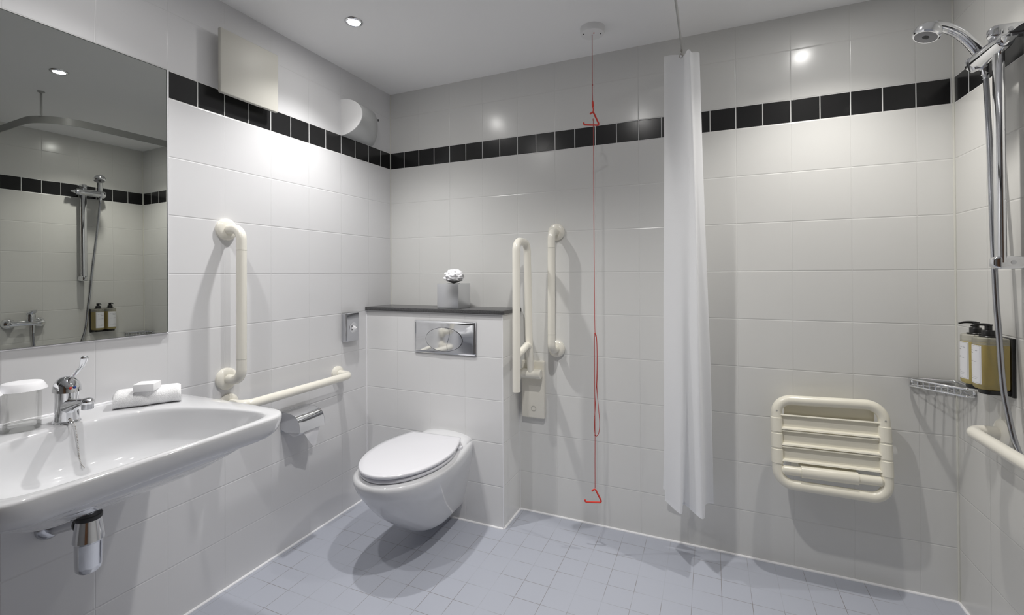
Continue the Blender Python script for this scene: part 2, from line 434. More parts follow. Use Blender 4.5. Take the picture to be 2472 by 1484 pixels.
# ------------------------------------------------------------------ mirror
def build_mirror():
    n = V((1, math.tan(-0.0085), math.tan(0.008))).normalized()
    P0 = V((0.0075, -1.35, 1.45))
    def px(y, z): return P0.x - (n.y * (y - P0.y) + n.z * (z - P0.z)) / n.x
    y0, y1, z0, z1 = -1.95, -1.1912, 0.9985, 1.886
    t = thing('wall_mirror', 'large frameless wall mirror above the washbasin', 'mirror', (0, -1.57, 0.9985))
    cs = [(y0, z0), (y1, z0), (y1, z1), (y0, z1)]
    bm = BM(); loft(bm, [[(0.0, y, z) for y, z in cs], [(px(y, z) - .0006, y, z) for y, z in cs]])
    link_mesh('backing', bm, M['mirror_edge'], t)
    i = 0.0022
    cs2 = [(y0 + i, z0 - .0006), (y1 - i, z0 - .0006), (y1 - i, z1 - i), (y0 + i, z1 - i)]
    bm = BM(); loft(bm, [[(px(y, z) - .002, y, z) for y, z in cs2], [(px(y, z), y, z) for y, z in cs2]])
    link_mesh('mirror_glass', bm, M['mirror'], t)
    bm = BM(); tube(bm, [(0.002, y0, z0 - .003), (0.002, y1 + .004, z0 - .003), (0.002, y1 + .004, z1)], 0.0038, 8)
    link_mesh('sealant_bead', bm, M['silicone'], t)
build_mirror()

# ------------------------------------------------------------------ left wall: fan cover, half-round unit
t = thing('ventilation_cover', 'square cream ventilation cover standing off the wall above the black tile band', 'vent cover', (0, -.90, 1.87))
link_mesh('back_box', box(BM(), -.001, 0.036, -1.0, -.80, 1.895, 2.075, .004), M['panel'], t)
link_mesh('cover_plate', box(BM(), 0.034, 0.05, -1.0355, -.790, 1.8615, 2.1015, .004), M['panel'], t)

t = thing('half_round_wall_unit', 'white half-round unit high on the left wall near the back corner', 'wall unit', (0, -.27, 1.885))
def hr(y, d, h, zc, n=24, cy=0.0):
    return [V((d * math.sin(PI * k / n) - .001 * (k in (0, n)), y + cy * math.sin(PI * k / n), zc - h * math.cos(PI * k / n))) for k in range(n + 1)]
bm = BM()
loft(bm, [hr(-.386, .1345, .0885, 1.9755), hr(-.30, .113, .0915, 1.9785), hr(-.22, .080, .094, 1.981), hr(-.165, .046, .0955, 1.984), hr(-.158, .034, .0925, 1.984)], True)
link_mesh('housing', bm, M['greyp'], t, angle=50)
bm = BM(); loft(bm, [hr(-.3895, .137, .0905, 1.9755), hr(-.385, .137, .0905, 1.9755)], True)
link_mesh('end_cap', bm, M['whitep'], t)
for z in (2.008, 2.002):
    bm = BM(); ball(bm, (0.066, -.185, z + .01), .0035); link_mesh('indicator', bm, M['dark'], t)

# ------------------------------------------------------------------ grab rails
def flange(bm, o, ax, r=0.041):
    lathe(bm, [(r, -.001), (r, .010), (r - .004, .014), (r - .010, .017), (.022, .019), (.019, .019)], o, ax, 40); return bm
def grab_rail(label, a, b, nrm, off, r=0.0178, rb=0.05, sleeves=True, rf=0.041):
    a, b, nrm = V(a), V(b), V(nrm)
    t = thing('grab_rail', label, 'grab rail', (a + b) / 2, 'ivory wall grab rails')
    d = (b - a).normalized()
    pts = fillet([a + nrm * .004, a + nrm * off, b + nrm * off, b + nrm * .004], rb, 10)
    bm = BM(); tube(bm, pts, r, 24); link_mesh('rail', bm, M['ivory'], t)
    if sleeves:
        for p, s in ((a, 1), (b, -1)):
            q = p + nrm * off + d * s * (rb + .03)
            bm = BM(); tube(bm, [q - d * .0008, q + d * .0008], r + .0004, 24); link_mesh('joint_ring', bm, M['panel'], t)
    for p in (a, b):
        bm = flange(BM(), p, nrm, rf); fl = link_mesh('flange', bm, M['ivory'], t)
        bm = BM(); q = p + nrm * .0155 + V((0, 0, -.030)) + d.cross(nrm) * .0
        lathe(bm, [(.004, 0), (.004, .0012), (.0, .0014)], q, nrm, 12); link_mesh('screw_cap', bm, M['panel'], fl) if False else bm.free()
    return t
grab_rail('tall vertical ivory grab rail beside the mirror, above the end of the washbasin', (0, -.9823, 1.362), (0, -.983, .796), (1, 0, 0), .088)
grab_rail('low horizontal ivory grab rail running behind the washbasin end, over the toilet roll holder', (0, -.4185, .703), (0, -.975, .701), (1, 0, 0), .092, sleeves=False, rf=.036)
grab_rail('vertical ivory grab rail on the back wall between the folding rail and the red cord', (1.003, 0, 1.391), (1.0005, 0, .821), (0, -1, 0), .085)
grab_rail('horizontal ivory grab rail on the shower wall under the soap dispensers', (W, -.295, .70), (W, -1.05, .70), (-1, 0, 0), .085, sleeves=False)

# folding support rail beside the toilet
t = thing('folding_support_rail', 'ivory fold-down support rail raised upright beside the cistern boxing', 'grab rail', (.878, 0, .47))
bm = box(BM(), .820, .940, -.022, .001, .474, .757, .006)
pl = link_mesh('wall_plate', bm, M['ivory'], t)
bm = BM(); lathe(bm, [(.0135, -.001), (.0135, .0012), (.011, .0016), (.0105, -.0005), (0, -.0005)], (.884, -.022, .522), (0, -1, 0), 28)
link_mesh('screw_cap', bm, M['panel'], pl)
bm = BM(); tube(bm, [(.826, -.052, .700), (.829, -.052, .700), (.932, -.052, .700), (.935, -.052, .700)], [.021, .0235, .0235, .021], 28)
box(bm, .836, .924, -.05, -.018, .684, .718, .004)
link_mesh('hinge_tube', bm, M['ivory'], t)
xr = .885
pts = fillet([(xr, -.055, .705), (xr, -.078, .82), (xr, -.1005, 1.338), (xr, -.2345, 1.338), (xr, -.2395, .656)], .045, 10)
bm = BM(); tube(bm, pts, .0178, 24); link_mesh('rail', bm, M['ivory'], t)
bm = BM(); tube(bm, [(xr, -.078, .838), (xr, -.115, .846), (xr, -.16, .832), (xr, -.2385, .815)], .0165, 20); link_mesh('cross_tube', bm, M['ivory'], t)

# ------------------------------------------------------------------ chrome wall boxes on the left
t = thing('bag_dispenser', 'small upright chrome bag dispenser with a round opening, on the left wall beside the boxing', 'dispenser', (0, -.34, .85))
link_mesh('case', box(BM(), -.001, .03, -.386, -.296, .853, .996, .004), M['chromes'], t)
bm = BM(); lathe(bm, [(.0265, .001), (.0265, .0022), (.024, .0026), (.0235, .0014), (0, .0014)], (.03, -.338, .921), (1, 0, 0), 32)
link_mesh('opening_ring', bm, M['chrome'], t)
bm = BM(); box(bm, .0302, .0312, -.3835, -.2985, .8555, .9935, .0004); link_mesh('front_panel', bm, M['chromes'], t)
bm = BM()
pp = [(.0312, -.350, .918), (.036, -.346, .932), (.038, -.334, .928), (.043, -.327, .921), (.040, -.330, .910), (.038, -.343, .906)]
c0 = bm.verts.new((.052, -.338, .919)); vv = [bm.verts.new(p) for p in pp]
for i in range(6): bm.faces.new((c0, vv[i], vv[(i + 1) % 6]))
bm.faces.new(vv[::-1])
tag(link_mesh('paper_bag', bm, M['paper'], smooth=False), 'tip of a white paper bag poking out of the chrome dispenser', 'paper bag')

t = thing('toilet_roll_holder', 'chrome covered toilet roll holder on the left wall under the horizontal grab rail', 'toilet roll holder', (0, -.675, .52))
prof = [(0.0, .602), (.045, .6005), (.077, .595), (.097, .582), (.109, .560), (.1145, .525)]
pc = [(p.x, p.z) for p in catmull([(x, 0, z) for x, z in prof], 5)]
bm = BM(); y0, y1 = -.742, -.607
outer = [V((x, 0, z)) for x, z in pc]; inner = [V((max(x - .0025, 0), 0, z - .003)) for x, z in pc][::-1]; inner[0].z += .003; inner[0].x = .112
loop = outer + inner
loft(bm, [[p + V((0, y0, 0)) for p in loop], [p + V((0, y1, 0)) for p in loop]])
link_mesh('cover', bm, M['chrome'], t, angle=25)
side = outer + [V((.1, 0, .525)), V((.03, 0, .519)), V((0, 0, .53))]
for y in (y0 - .0005, y1 - .0015):
    bm = BM(); prism(bm, [p + V((0, y, 0)) for p in side], (0, .002, 0)); link_mesh('side_plate', bm, M['chromes'], t)
link_mesh('back_plate', box(BM(), -.001, .004, y0, y1, .515, .603, .001), M['chromes'], t)
t = thing('toilet_roll', 'white toilet roll inside the chrome holder, loose end hanging down', 'toilet roll', (.056, -.675, .545))
bm = BM(); lathe(bm, [(.018, 0), (.045, 0), (.045, .098), (.018, .098)], (.055, -.724, .544), (0, 1, 0), 36); link_mesh('roll', bm, M['paper'], t)
bm = BM(); rows = []
for i in range(9):
    f = i / 8; z = .522 - .085 * f; x = .100 - .006 * f + .004 * math.sin(f * 5)
    yl = -.715 + .062 * f ** 1.3; yr = -.622 - .013 * f
    rows.append([(x + .003 * math.sin(3.2 * s + f * 4), yl + (yr - yl) * s, z + .012 * s * (1 - f) - .01 * (1 - s) * f * 0 + (.012 * abs(s - .6) * f)) for s in [k / 8 for k in range(9)]])
loft(bm, rows, False, False, False); link_mesh('loose_sheet', bm, M['paper'], t)

# ------------------------------------------------------------------ washbasin
def polar(poly, c, n):
    out = []
    for k in range(n):
        a = 2 * PI * k / n; d = V((math.cos(a), math.sin(a))); best = None
        for i in range(len(poly)):
            p, q = V(poly[i][:2]), V(poly[(i + 1) % len(poly)][:2]); e = q - p
            den = d.x * e.y - d.y * e.x
            if abs(den) < 1e-12: continue
            w = p - c; s = (w.x * e.y - w.y * e.x) / den; u = (w.x * d.y - w.y * d.x) / den
            if s > 0 and -1e-9 <= u <= 1 + 1e-9 and (best is None or s > best): best = s
        out.append((d, best))
    return out
def build_basin():
    t = thing('washbasin', 'wide white wall-hung ceramic washbasin under the mirror', 'washbasin', (0, -1.51, .62))
    N = 144; c = V((.36, -1.51)); yc = -1.51; hw = .3195
    half = [(0.0, hw - .012), (.12, hw - .004), (.30, hw), (.44, hw - .002)]
    corner = [(p.x, p.y) for p in fillet([(.44, hw - .002, 0), (.602, hw - .010, 0), (.602, 0, 0)], .075, 12)]
    hp = half[:-1] + corner[:-1]
    outer = [(x, yc + y) for x, y in hp] + [(x, yc - y) for x, y in hp[::-1]]
    ih = [(p.x, p.y) for p in catmull([(.158, 0, 0), (.160, .06, 0), (.175, .12, 0), (.205, .17, 0), (.262, .212, 0), (.36, .248, 0), (.455, .264, 0), (.532, .266, 0), (.570, .234, 0), (.582, .12, 0), (.584, 0, 0)], 8)]
    inner = [(x, yc + y) for x, y in ih] + [(x, yc - y) for x, y in ih[::-1][1:-1]]
    po, pi = polar(outer, c, N), polar(inner, c, N)
    def ro(inset, z, keep=True):
        r = []
        for d, s in po:
            p = c + d * s; q = c + d * max(s - inset, .001)
            if keep and p.x < .004: q = V((p.x, q.y)); 
            r.append(V((max(q.x, 0) if keep else q.x, q.y, z)))
        return r
    def ri(inset, z):
        return [V((*(c + d * max(s * (1 - 0) - inset, .02)), z)) for d, s in pi]
    def ris(f, z, cx=.36):
        return [V((cx + (c.x + d.x * s - cx) * f, c.y + d.y * s * f, z)) for d, s in pi]
    def ros(f, z):
        r = []
        for d, s in po:
            p = c + d * s; q = V((.22, yc)) + (p - V((.22, yc))) * f
            r.append(V((0.0 if p.x < .004 else max(q.x, 0), q.y, z)))
        return r
    rings = [ros(.14, .630), ros(.27, .633), ros(.40, .641), ros(.52, .657), ros(.63, .678), ros(.73, .702), ros(.80, .720), ros(.845, .732), ro(.044, .738), ro(.026, .745), ro(.013, .755), ro(.006, .767),
             ro(.001, .785), ro(.0005, .794), ro(.0025, .798), ro(.007, .800), ri(-.006, .800), ri(-.002, .799), ri(.0015, .7955), ri(.004, .787), ris(.955, .770, .31), ris(.92, .748, .28),
             ris(.86, .722, .257), ris(.77, .702, .245), ris(.66, .688, .239), ris(.5, .676, .242), ris(.3, .668, .255), ris(.1, .665, .26)]
    bm = BM(); loft(bm, rings); link_mesh('bowl', bm, M['porc'], t, angle=60)
    bm = BM(); lathe(bm, [(.0, 0), (.030, 0), (.033, .002), (.028, .0035), (0, .003)], (.262, -1.51, .664), n=28); link_mesh('waste_ring', bm, M['chrome'], t)
    bm = BM(); tube(bm, [(0.003, -1.832, .801), (0.003, -1.190, .801)], .0042, 8); link_mesh('sealant_bead', bm, M['silicone'], t)
build_basin()
# bottle trap
def build_trap():
    x, y = .278, -1.524
    t = thing('bottle_trap', 'chrome bottle trap under the washbasin', 'waste trap', (x, y, .458))
    bm = BM(); lathe(bm, [(.0155, .565), (.0155, .640)], (x, y, 0), n=28); link_mesh('tail_pipe', bm, M['chrome'], t)
    bm = BM(); lathe(bm, [(.016, .588), (.0255, .588), (.027, .591), (.027, .598), (.0255, .600), (.016, .600)], (x, y, 0), n=36); link_mesh('locking_nut', bm, M['rubber'], t)
    bm = BM(); lathe(bm, [(.020, .590), (.0245, .588), (.0300, .546), (.0310, .538), (.0285, .534), (.0275, .533)], (x, y, 0), n=36); link_mesh('trap_shoulder', bm, M['chrome'], t)
    bm = BM(); lathe(bm, [(.0275, .536), (.0265, .478), (.0250, .467), (.0200, .461), (.0, .4595)], (x, y, 0), n=36); link_mesh('trap_cup', bm, M['chrome'], t)
    w = V((0, -1.488, .490))
    bm = BM(); tube(bm, [(x - .020, y + .001, .572), (x - .055, y + .005, .566), w + V((.05, -.006, .008)), w + V((-.002, 0, 0))], [.0165, .0140, .0140, .0140], 24); link_mesh('wall_pipe', bm, M['chromes'], t)
    bm = BM(); tube(bm, [(x - .024, y + .002, .571), (x - .034, y + .003, .5695)], .0215, 24); link_mesh('pipe_nut', bm, M['rubber'], t)
    bm = BM(); lathe(bm, [(.032, -.001), (.031, .004), (.026, .010), (.018, .013)], w, (1, 0, 0), 32); link_mesh('wall_flange', bm, M['chromes'], t)
build_trap()
# tap
def build_tap():
    x, y = .118, -1.50
    t = thing('basin_tap', 'chrome lever mixer tap on the back of the washbasin', 'tap', (x, y, .8))
    bm = BM(); lathe(bm, [(.0285, .799), (.029, .8015), (.0275, .804), (.0255, .806), (.0245, .83), (.0235, .86), (.0245, .884), (.0, .886)], (x, y, 0), n=40)
    link_mesh('body', bm, M['chrome'], t)
    bm = BM(); rings = []
    for f, h, w2, z in ((0, .022, .020, .842), (.2, .018, .018, .846), (.45, .0135, .0155, .853), (.7, .0105, .0135, .859), (.9, .009, .0125, .8625), (1.0, .0085, .0125, .864)):
        px = x + .01 + f * .088
        rings.append([V((px, y + w2 * math.cos(2 * PI * k / 20), z + h * math.sin(2 * PI * k / 20))) for k in range(20)])
    loft(bm, rings); ball(bm, (x + .1, y, .864), .0145, (1.0, 1.0, .72)); link_mesh('spout', bm, M['chrome'], t)
    bm = BM(); lathe(bm, [(.0115, .845), (.0125, .846), (.0125, .860), (.0, .861)], (x + .1, y, 0), n=28); link_mesh('aerator', bm, M['chromes'], t)
    bm = BM(); rings = []
    for a in range(0, 11):
        th = a / 10 * PI / 2; r = .0295 * math.cos(th) ** .8 if a < 10 else .0005; z = .883 + .037 * math.sin(th)
        rings.append([V((x + .001 + r * math.cos(2 * PI * k / 36) - (z - .883) * .06, y + r * math.sin(2 * PI * k / 36), z - .10 * r * math.cos(2 * PI * k / 36))) for k in range(36)])
    loft(bm, [[p * 1 for p in rings[0]]] + rings[1:]); bmesh.ops.remove_doubles(bm, verts=bm.verts[:], dist=1e-6)
    cap = link_mesh('cap', bm, M['chrome'], t)
    bm = BM(); pts = catmull([(x + .008, y, .906), (x + .022, y + .001, .918), (x + .046, y + .001, .935), (x + .067, y + .002, .950), (x + .076, y + .002, .962), (x + .082, y + .002, .975)], 5)
    tube(bm, pts, [.0048 if i < len(pts) * .6 else .0048 + .0022 * math.sin(min(1, (i / len(pts) - .6) / .35) * PI / 2) for i in range(len(pts))], 14, sq=(.62, 1.25))
    ball(bm, pts[-1], .0072, (.7, 1.1, .8)); link_mesh('lever', bm, M['chrome'], t)
    for dy, m in ((-.0042, 'red'), (.0042, 'blue')):
        bm = BM(); ball(bm, (x + .0288, y + dy, .893), .0036, (.5, 1, 1)); link_mesh('hot_dot' if m == 'red' else 'cold_dot', bm, M[m], t)
    bm = BM(); tube(bm, [(x + .018, y - .004, .812), (x + .028, y - .004, .810)], .0035, 10); link_mesh('chain_stud', bm, M['steel'], t)
    bm = BM(); cp = catmull([(x + .028, y - .004, .809), (x + .040, y - .003, .803), (x + .047, y - .002, .793), (x + .052, y, .76), (x + .056, y + .002, .72), (x + .061, y + .003, .70), (x + .075, y + .004, .6885)], 6)
    L = 0; last = cp[0]; nxt = 0
    for a, b in zip(cp, cp[1:]):
        sl = (b - a).length; k = 0
        while nxt <= L + sl:
            ball(bm, a + (b - a) * ((nxt - L) / sl), .00145, u=6, v=5); nxt += .0042
        L += sl
    link_mesh('plug_chain', bm, M['steel'], t)
build_tap()
# tumblers with paper lids
def build_tumbler():
    x, y, z = .092, -1.577, .8005
    g = thing('tumbler', 'clear glass tumbler with a paper lid, next to the tap', 'glass', (x, y, z), 'glass tumblers on the washbasin')
    bm = BM(); prof = [(.0, .0), (.0325, .0), (.0345, .003), (.0352, .02), (.0360, .1145), (.0345, .1145), (.0337, .022), (.031, .017), (.0, .016)]
    b = bmesh.new(); lathe(b, [(r, h) for r, h in prof], (x, y, z), n=40); merge(bm, b)
    link_mesh('glass_wall', bm, M['glass'], g)
    bm = BM(); lathe(bm, [(.0, .001), (.0318, .001), (.0340, .004), (.0343, .015), (.0315, .0168), (0, .0158)], (x, y, z), n=40); link_mesh('thick_base', bm, M['glassb'], g)
    l = thing('paper_glass_cover', 'white fluted paper lid on the tumbler next to the tap', 'paper lid', (x, y, z + .1145), 'paper lids on the tumblers')
    bm = BM(); n = 96; rings = []
    for r, h, fl in ((.0458, -.001, .0010), (.0453, .0005, .0009), (.0415, .0085, .0006), (.0372, .0165, .0002), (.0358, .0175, 0), (.02, .0175, 0)):
        rings.append([V((x + (r + fl * (-1) ** k) * math.cos(2 * PI * k / n), y + (r + fl * (-1) ** k) * math.sin(2 * PI * k / n), z + .1015 + h + .028 * (.0) * math.cos(2 * PI * k / n))) for k in range(n)])
    loft(bm, rings, True, False, True)
    for r0, h0, r1, h1 in (): pass
    link_mesh('crimped_cap', bm, M['paper'], l, angle=60)
    dup(g, (.012, -.088, 0), 'clear glass tumbler with a paper lid, cut by the left edge of the photo')
    dup(l, (.012, -.088, 0), 'white fluted paper lid on the tumbler cut by the left edge of the photo')
build_tumbler()
# folded towel with wrapped soap
def build_towel():
    A, B = V((.118, -1.400, 0)), V((.200, -1.262, 0)); e = (B - A).normalized(); n = V((-e.y, e.x, 0)); L = (B - A).length; D = .098
    bm = BM(); prof = []; z0, z1 = .8005, .8460; h = (z1 - z0) / 2; zc = (z0 + z1) / 2; m = 16
    for k in range(m + 1): a = -PI / 2 - PI * k / m; prof.append((h + h * math.cos(a), zc + h * math.sin(a)))
    for k in range(1, 16): prof.append((h + (D - h) * k / 16, z1 - .0035 * (k / 16) + .0012 * math.sin(k * .8)))
    for zz in (z1 - .005, z1 - .016): prof.append((D + .002, zz))
    prof += [(D - .006, zc + .002), (D - .006, zc - .002), (D + .001, zc - .005), (D + .001, z0 + .003)]
    for k in range(15, 0, -1): prof.append((h + (D - h) * k / 16, z0))
    rings = []
    for i in range(33):
        s = i / 32; w = min(1, min(s, 1 - s) * 16); sh = .86 + .14 * math.sin(w * PI / 2)
        wob = .0018 * math.sin(s * 11) + .0010 * math.sin(s * 23 + 1)
        rings.append([A + e * (L * s) + n * (D / 2 + (p - D / 2) * (.97 + .03 * sh) + wob * (1 if p < D / 2 else .4)) + V((0, 0, z0 + (z - z0) * sh)) for p, z in prof])
    loft(bm, rings)
    tag(link_mesh('folded_towel', bm, M['towel'], angle=70), 'folded white face towel on the right of the washbasin', 'towel')
build_towel()
e = V((.75, .66, 0)).normalized(); n_ = V((-e.y, e.x, 0)); A = V((.140, -1.360, .8465))
bm = BM(); mt = Matrix.Translation(A) @ Matrix(((e.x, n_.x, 0, 0), (e.y, n_.y, 0, 0), (0, 0, 1, 0), (0, 0, 0, 1)))
box(bm, 0, .052, 0, .052, 0, .0215, .0012, 2, mt)
tag(link_mesh('wrapped_soap', bm, M['card']), 'small white wrapped soap on the folded towel', 'soap')

# ------------------------------------------------------------------ toilet
TX = .499
def egg(yr, yf, wr, wm, ym, n=64, pw=2.25):
    """closed outline from rear-left round the front to rear-right; y runs from wall (yr) to front (yf)"""
    L = []
    for k in range(14):
        f = k / 14; y = yr + (ym - yr) * f; s = math.sin(f * PI / 2)
        L.append((wr + (wm - wr) * s, y))
    for k in range(0, 27):
        a = PI / 2 * k / 26
        L.append((wm * abs(math.cos(a)) ** (2 / pw), ym + (yf - ym) * math.sin(a) ** (2 / pw)))
    return [(-x, y) for x, y in L] + [(x, y) for x, y in L[::-1][1:]]
def build_toilet():
    t = thing('toilet', 'white wall-hung toilet with its lid closed, in front of the boxing', 'toilet', (TX, BY, .06))
    S = [(.386, -.765, .141, .180, -.49), (.381, -.774, .144, .187, -.49), (.365, -.775, .145, .188, -.49), (.330, -.762, .141, .178, -.48), (.295, -.738, .134, .167, -.47),
         (.255, -.709, .126, .153, -.45), (.215, -.674, .118, .140, -.43), (.18, -.634, .110, .130, -.42), (.145, -.590, .102, .118, -.40), (.115, -.551, .095, .108, -.38), (.09, -.516, .088, .097, -.37), (.075, -.484, .082, .086, -.36), (.067, -.450, .074, .070, -.34)]
    rings = []
    for z, yf, wr, wm, ym in S: rings.append([V((TX + x, y, z)) for x, y in egg(BY + .0005, yf, wr, wm, ym)])
    top = []
    for sc, dz in ((.97, .005), (.85, .006), (.5, .006)):
        z, yf, wr, wm, ym = S[0]
        top.append([V((TX + x * sc, y if y > -.25 else -.25 + (y + .25) * (.98 if sc > .9 else sc), z + dz)) for x, y in egg(BY + .0005, yf, wr, wm, ym)])
    bm = BM(); loft(bm, top[::-1] + rings); link_mesh('pan', bm, M['porc'], t, angle=70)
    # arched rear deck behind the lid
    bm = BM(); rings = []
    for y, hgt, w2 in ((-.2052, .044, .140), (-.230, .044, .141), (-.255, .040, .143), (-.278, .030, .146), (-.296, .012, .149), (-.305, .0, .150)):
        rings.append([V((TX + w2 * math.sin(a), y, .379 + hgt * max(0.0, math.cos(a)) ** .62)) for a in [(-PI / 2 + PI * k / 24) for k in range(25)]] + [V((TX + w2 - 2 * w2 * k / 6, y, .365)) for k in range(1, 6)])
    loft(bm, rings); link_mesh('rear_deck', bm, M['porc'], t, angle=70)
    def slab(name, z0, z1, yr, yf, wr, wm, ym, rnd, dome, m):
        o = egg(yr, yf, wr, wm, ym, pw=2.03); cy = (yr + yf) / 2
        def sc(k, z): return [V((TX + x * k, cy + (y - cy) * (1 - (1 - k) * .6), z)) for x, y in o]
        bm = BM(); rg = [sc(.5, z0), sc(.965, z0), sc(.99, z0 + rnd * .3), sc(1.0, z0 + rnd), sc(1.0, z1 - rnd), sc(.992, z1 - rnd * .35), sc(.975, z1), sc(.85, z1 + dome * .4), sc(.6, z1 + dome * .8), sc(.3, z1 + dome), sc(.05, z1 + dome)]
        loft(bm, rg); bmesh.ops.rotate(bm, verts=bm.verts[:], cent=V((TX - .012, -.29, 0)), matrix=Matrix.Rotation(math.radians(3.2), 3, 'Z'))
        bmesh.ops.translate(bm, verts=bm.verts[:], vec=V((-.012, 0, 0)))
        link_mesh(name, bm, m, t, angle=60)
    slab('seat', .3945, .4080, -.325, -.761, .134, .177, -.49, .004, .0, M['plas'])
    slab('lid', .4125, .4275, -.284, -.768, .130, .180, -.49, .006, .004, M['plas'])
    for s in (-1, 1):
        bm = BM(); tube(bm, [(TX + s * .055, -.300, .402), (TX + s * .105, -.300, .402)], .011, 16); link_mesh('hinge', bm, M['plas'], t)
    bm = BM(); box(bm, TX + .135, TX + .150, -.345, -.312, .388, .4035, .003); link_mesh('seat_bracket', bm, M['plas'], t)
build_toilet()

# ------------------------------------------------------------------ flush plate, shelf, tissues
t = thing('flush_plate', 'wide chrome dual flush plate with an oval button on the boxing', 'flush plate', (TX, BY, .794))
bm = BM(); rows = []
for j in range(25):
    v = -1 + 2 * j / 24; row = []
    for i in range(41):
        u = -1 + 2 * i / 40
        ed = max(0, max(abs(u) * 40 - 38, abs(v) * 24 - 22)) / 2
        row.append(V((.48925 + u * .17475, BY - .0095 - .0034 * (1 - u * u) * (1 - v * v) + .0045 * ed, .876 + v * .0805)))
    rows.append(row)
loft(bm, rows, False, False, False)
box(bm, .3145, .6640, BY - .006, BY + .001, .7955, .9565)
link_mesh('plate', bm, M['chrome'], t)
oc = V((.4896, BY - .0136, .868)); a_, b_ = .1045, .0585
bm = BM(); lp = [oc + V((a_ * math.cos(2 * PI * k / 72), 0, b_ * math.sin(2 * PI * k / 72))) for k in range(72)]
prism(bm, [p + V((0, .004, 0)) for p in lp], (0, -.0044, 0)); link_mesh('button_gap', bm, M['dark'], t)
def btn(sgn):
    A2, B2 = a_ - .0018, b_ - .0018
    spl = lambda z: .026 + .007 * math.sin((z / B2) * PI * .9) + sgn * .0009
    poly = []; K = 60; nz = 24
    zs = [-B2 * .985 + 2 * B2 * .985 * k / nz for k in range(nz + 1)]
    xs = [A2 * math.sqrt(max(0, 1 - (z / B2) ** 2)) for z in zs]
    seam = [(min(spl(z), x - .001) if sgn > 0 else min(spl(z), x), z) for z, x in zip(zs, xs)]
    rim = []
    a0 = math.atan2(zs[-1] / B2, seam[-1][0] / A2); a1 = math.atan2(zs[0] / B2, seam[0][0] / A2)
    if sgn > 0: rim = [(A2 * math.cos(a0 + (a1 - a0) * k / K), B2 * math.sin(a0 + (a1 - a0) * k / K)) for k in range(1, K)]
    else: rim = [(A2 * math.cos(a0 + (a1 + 2 * PI - a0) * k / K), B2 * math.sin(a0 + (a1 + 2 * PI - a0) * k / K)) for k in range(1, K)]
    poly = seam + rim
    cx = sum(p[0] for p in poly) / len(poly); cz = sum(p[1] for p in poly) / len(poly)
    rings = []
    for k, dy in ((1, -.0004), (1, -.0010), (.993, -.0013)):
        rings.append([oc + V((cx + (x - cx) * k, dy, cz + (z - cz) * k)) for x, z in poly])
    bm = BM(); loft(bm, rings, True, True, True); return bm
link_mesh('large_button', btn(-1), M['chrome'], t, angle=20); link_mesh('small_button', btn(1), M['chrome'], t, angle=20)

bm = box(BM(), 0.0, .8125, -.2165, 0, .9985, 1.0170, .0016, 2)
tag(link_mesh('granite_shelf', bm, M['granite']), 'black granite shelf capping the cistern boxing', 'shelf')

t = thing('tissue_box', 'chrome cube tissue box on the black granite shelf', 'tissue box', (.501, -.138, 1.0172))
bm = box(BM(), .440, .562, -.199, -.077, 1.0172, 1.1415, .0015, 2); link_mesh('cover', bm, M['boxmetal'], t)
bm = BM(); lp = [V((.501 + .034 * math.cos(2 * PI * k / 32), -.138 + .022 * math.sin(2 * PI * k / 32), 1.1414)) for k in range(32)]
prism(bm, lp, (0, 0, .0006)); link_mesh('slot', bm, M['dark'], t)
def crumple():
    from mathutils import noise
    bm = BM(); nu, nv = 72, 40; rings = []
    for j in range(nv + 1):
        f = j / nv; ring = []
        for k in range(nu):
            a = 2 * PI * k / nu
            pz = -math.cos(f * PI); pr = math.sin(f * PI)
            d = V((pr * math.cos(a), pr * math.sin(a), pz))
            q = noise.ridged_multi_fractal(d * 1.5 + V((3.1, 1.7, .4)), 1.0, 2.1, 3, 1.0, 2.0)
            w = noise.fractal(d * 4.0 + V((1, 7, 2)), 1.0, 2.0, 3)
            r = .62 + .22 * min(q, 2.2) + .10 * w
            neck = min(1.0, .48 + max(0, (pz + 1) / .75))
            ring.append(V((.501 + d.x * r * .060 * neck, -.138 + d.y * r * .048 * neck, 1.1755 + d.z * r * (.042 if pz > 0 else .034 / max(r, .62) * .99))))
        rings.append(ring)
    loft(bm, rings); bmesh.ops.remove_doubles(bm, verts=bm.verts[:], dist=1e-5); return bm
tag(link_mesh('tissue', crumple(), M['tissue'], angle=75), 'crumpled white tissue sticking out of the chrome tissue box', 'tissue')

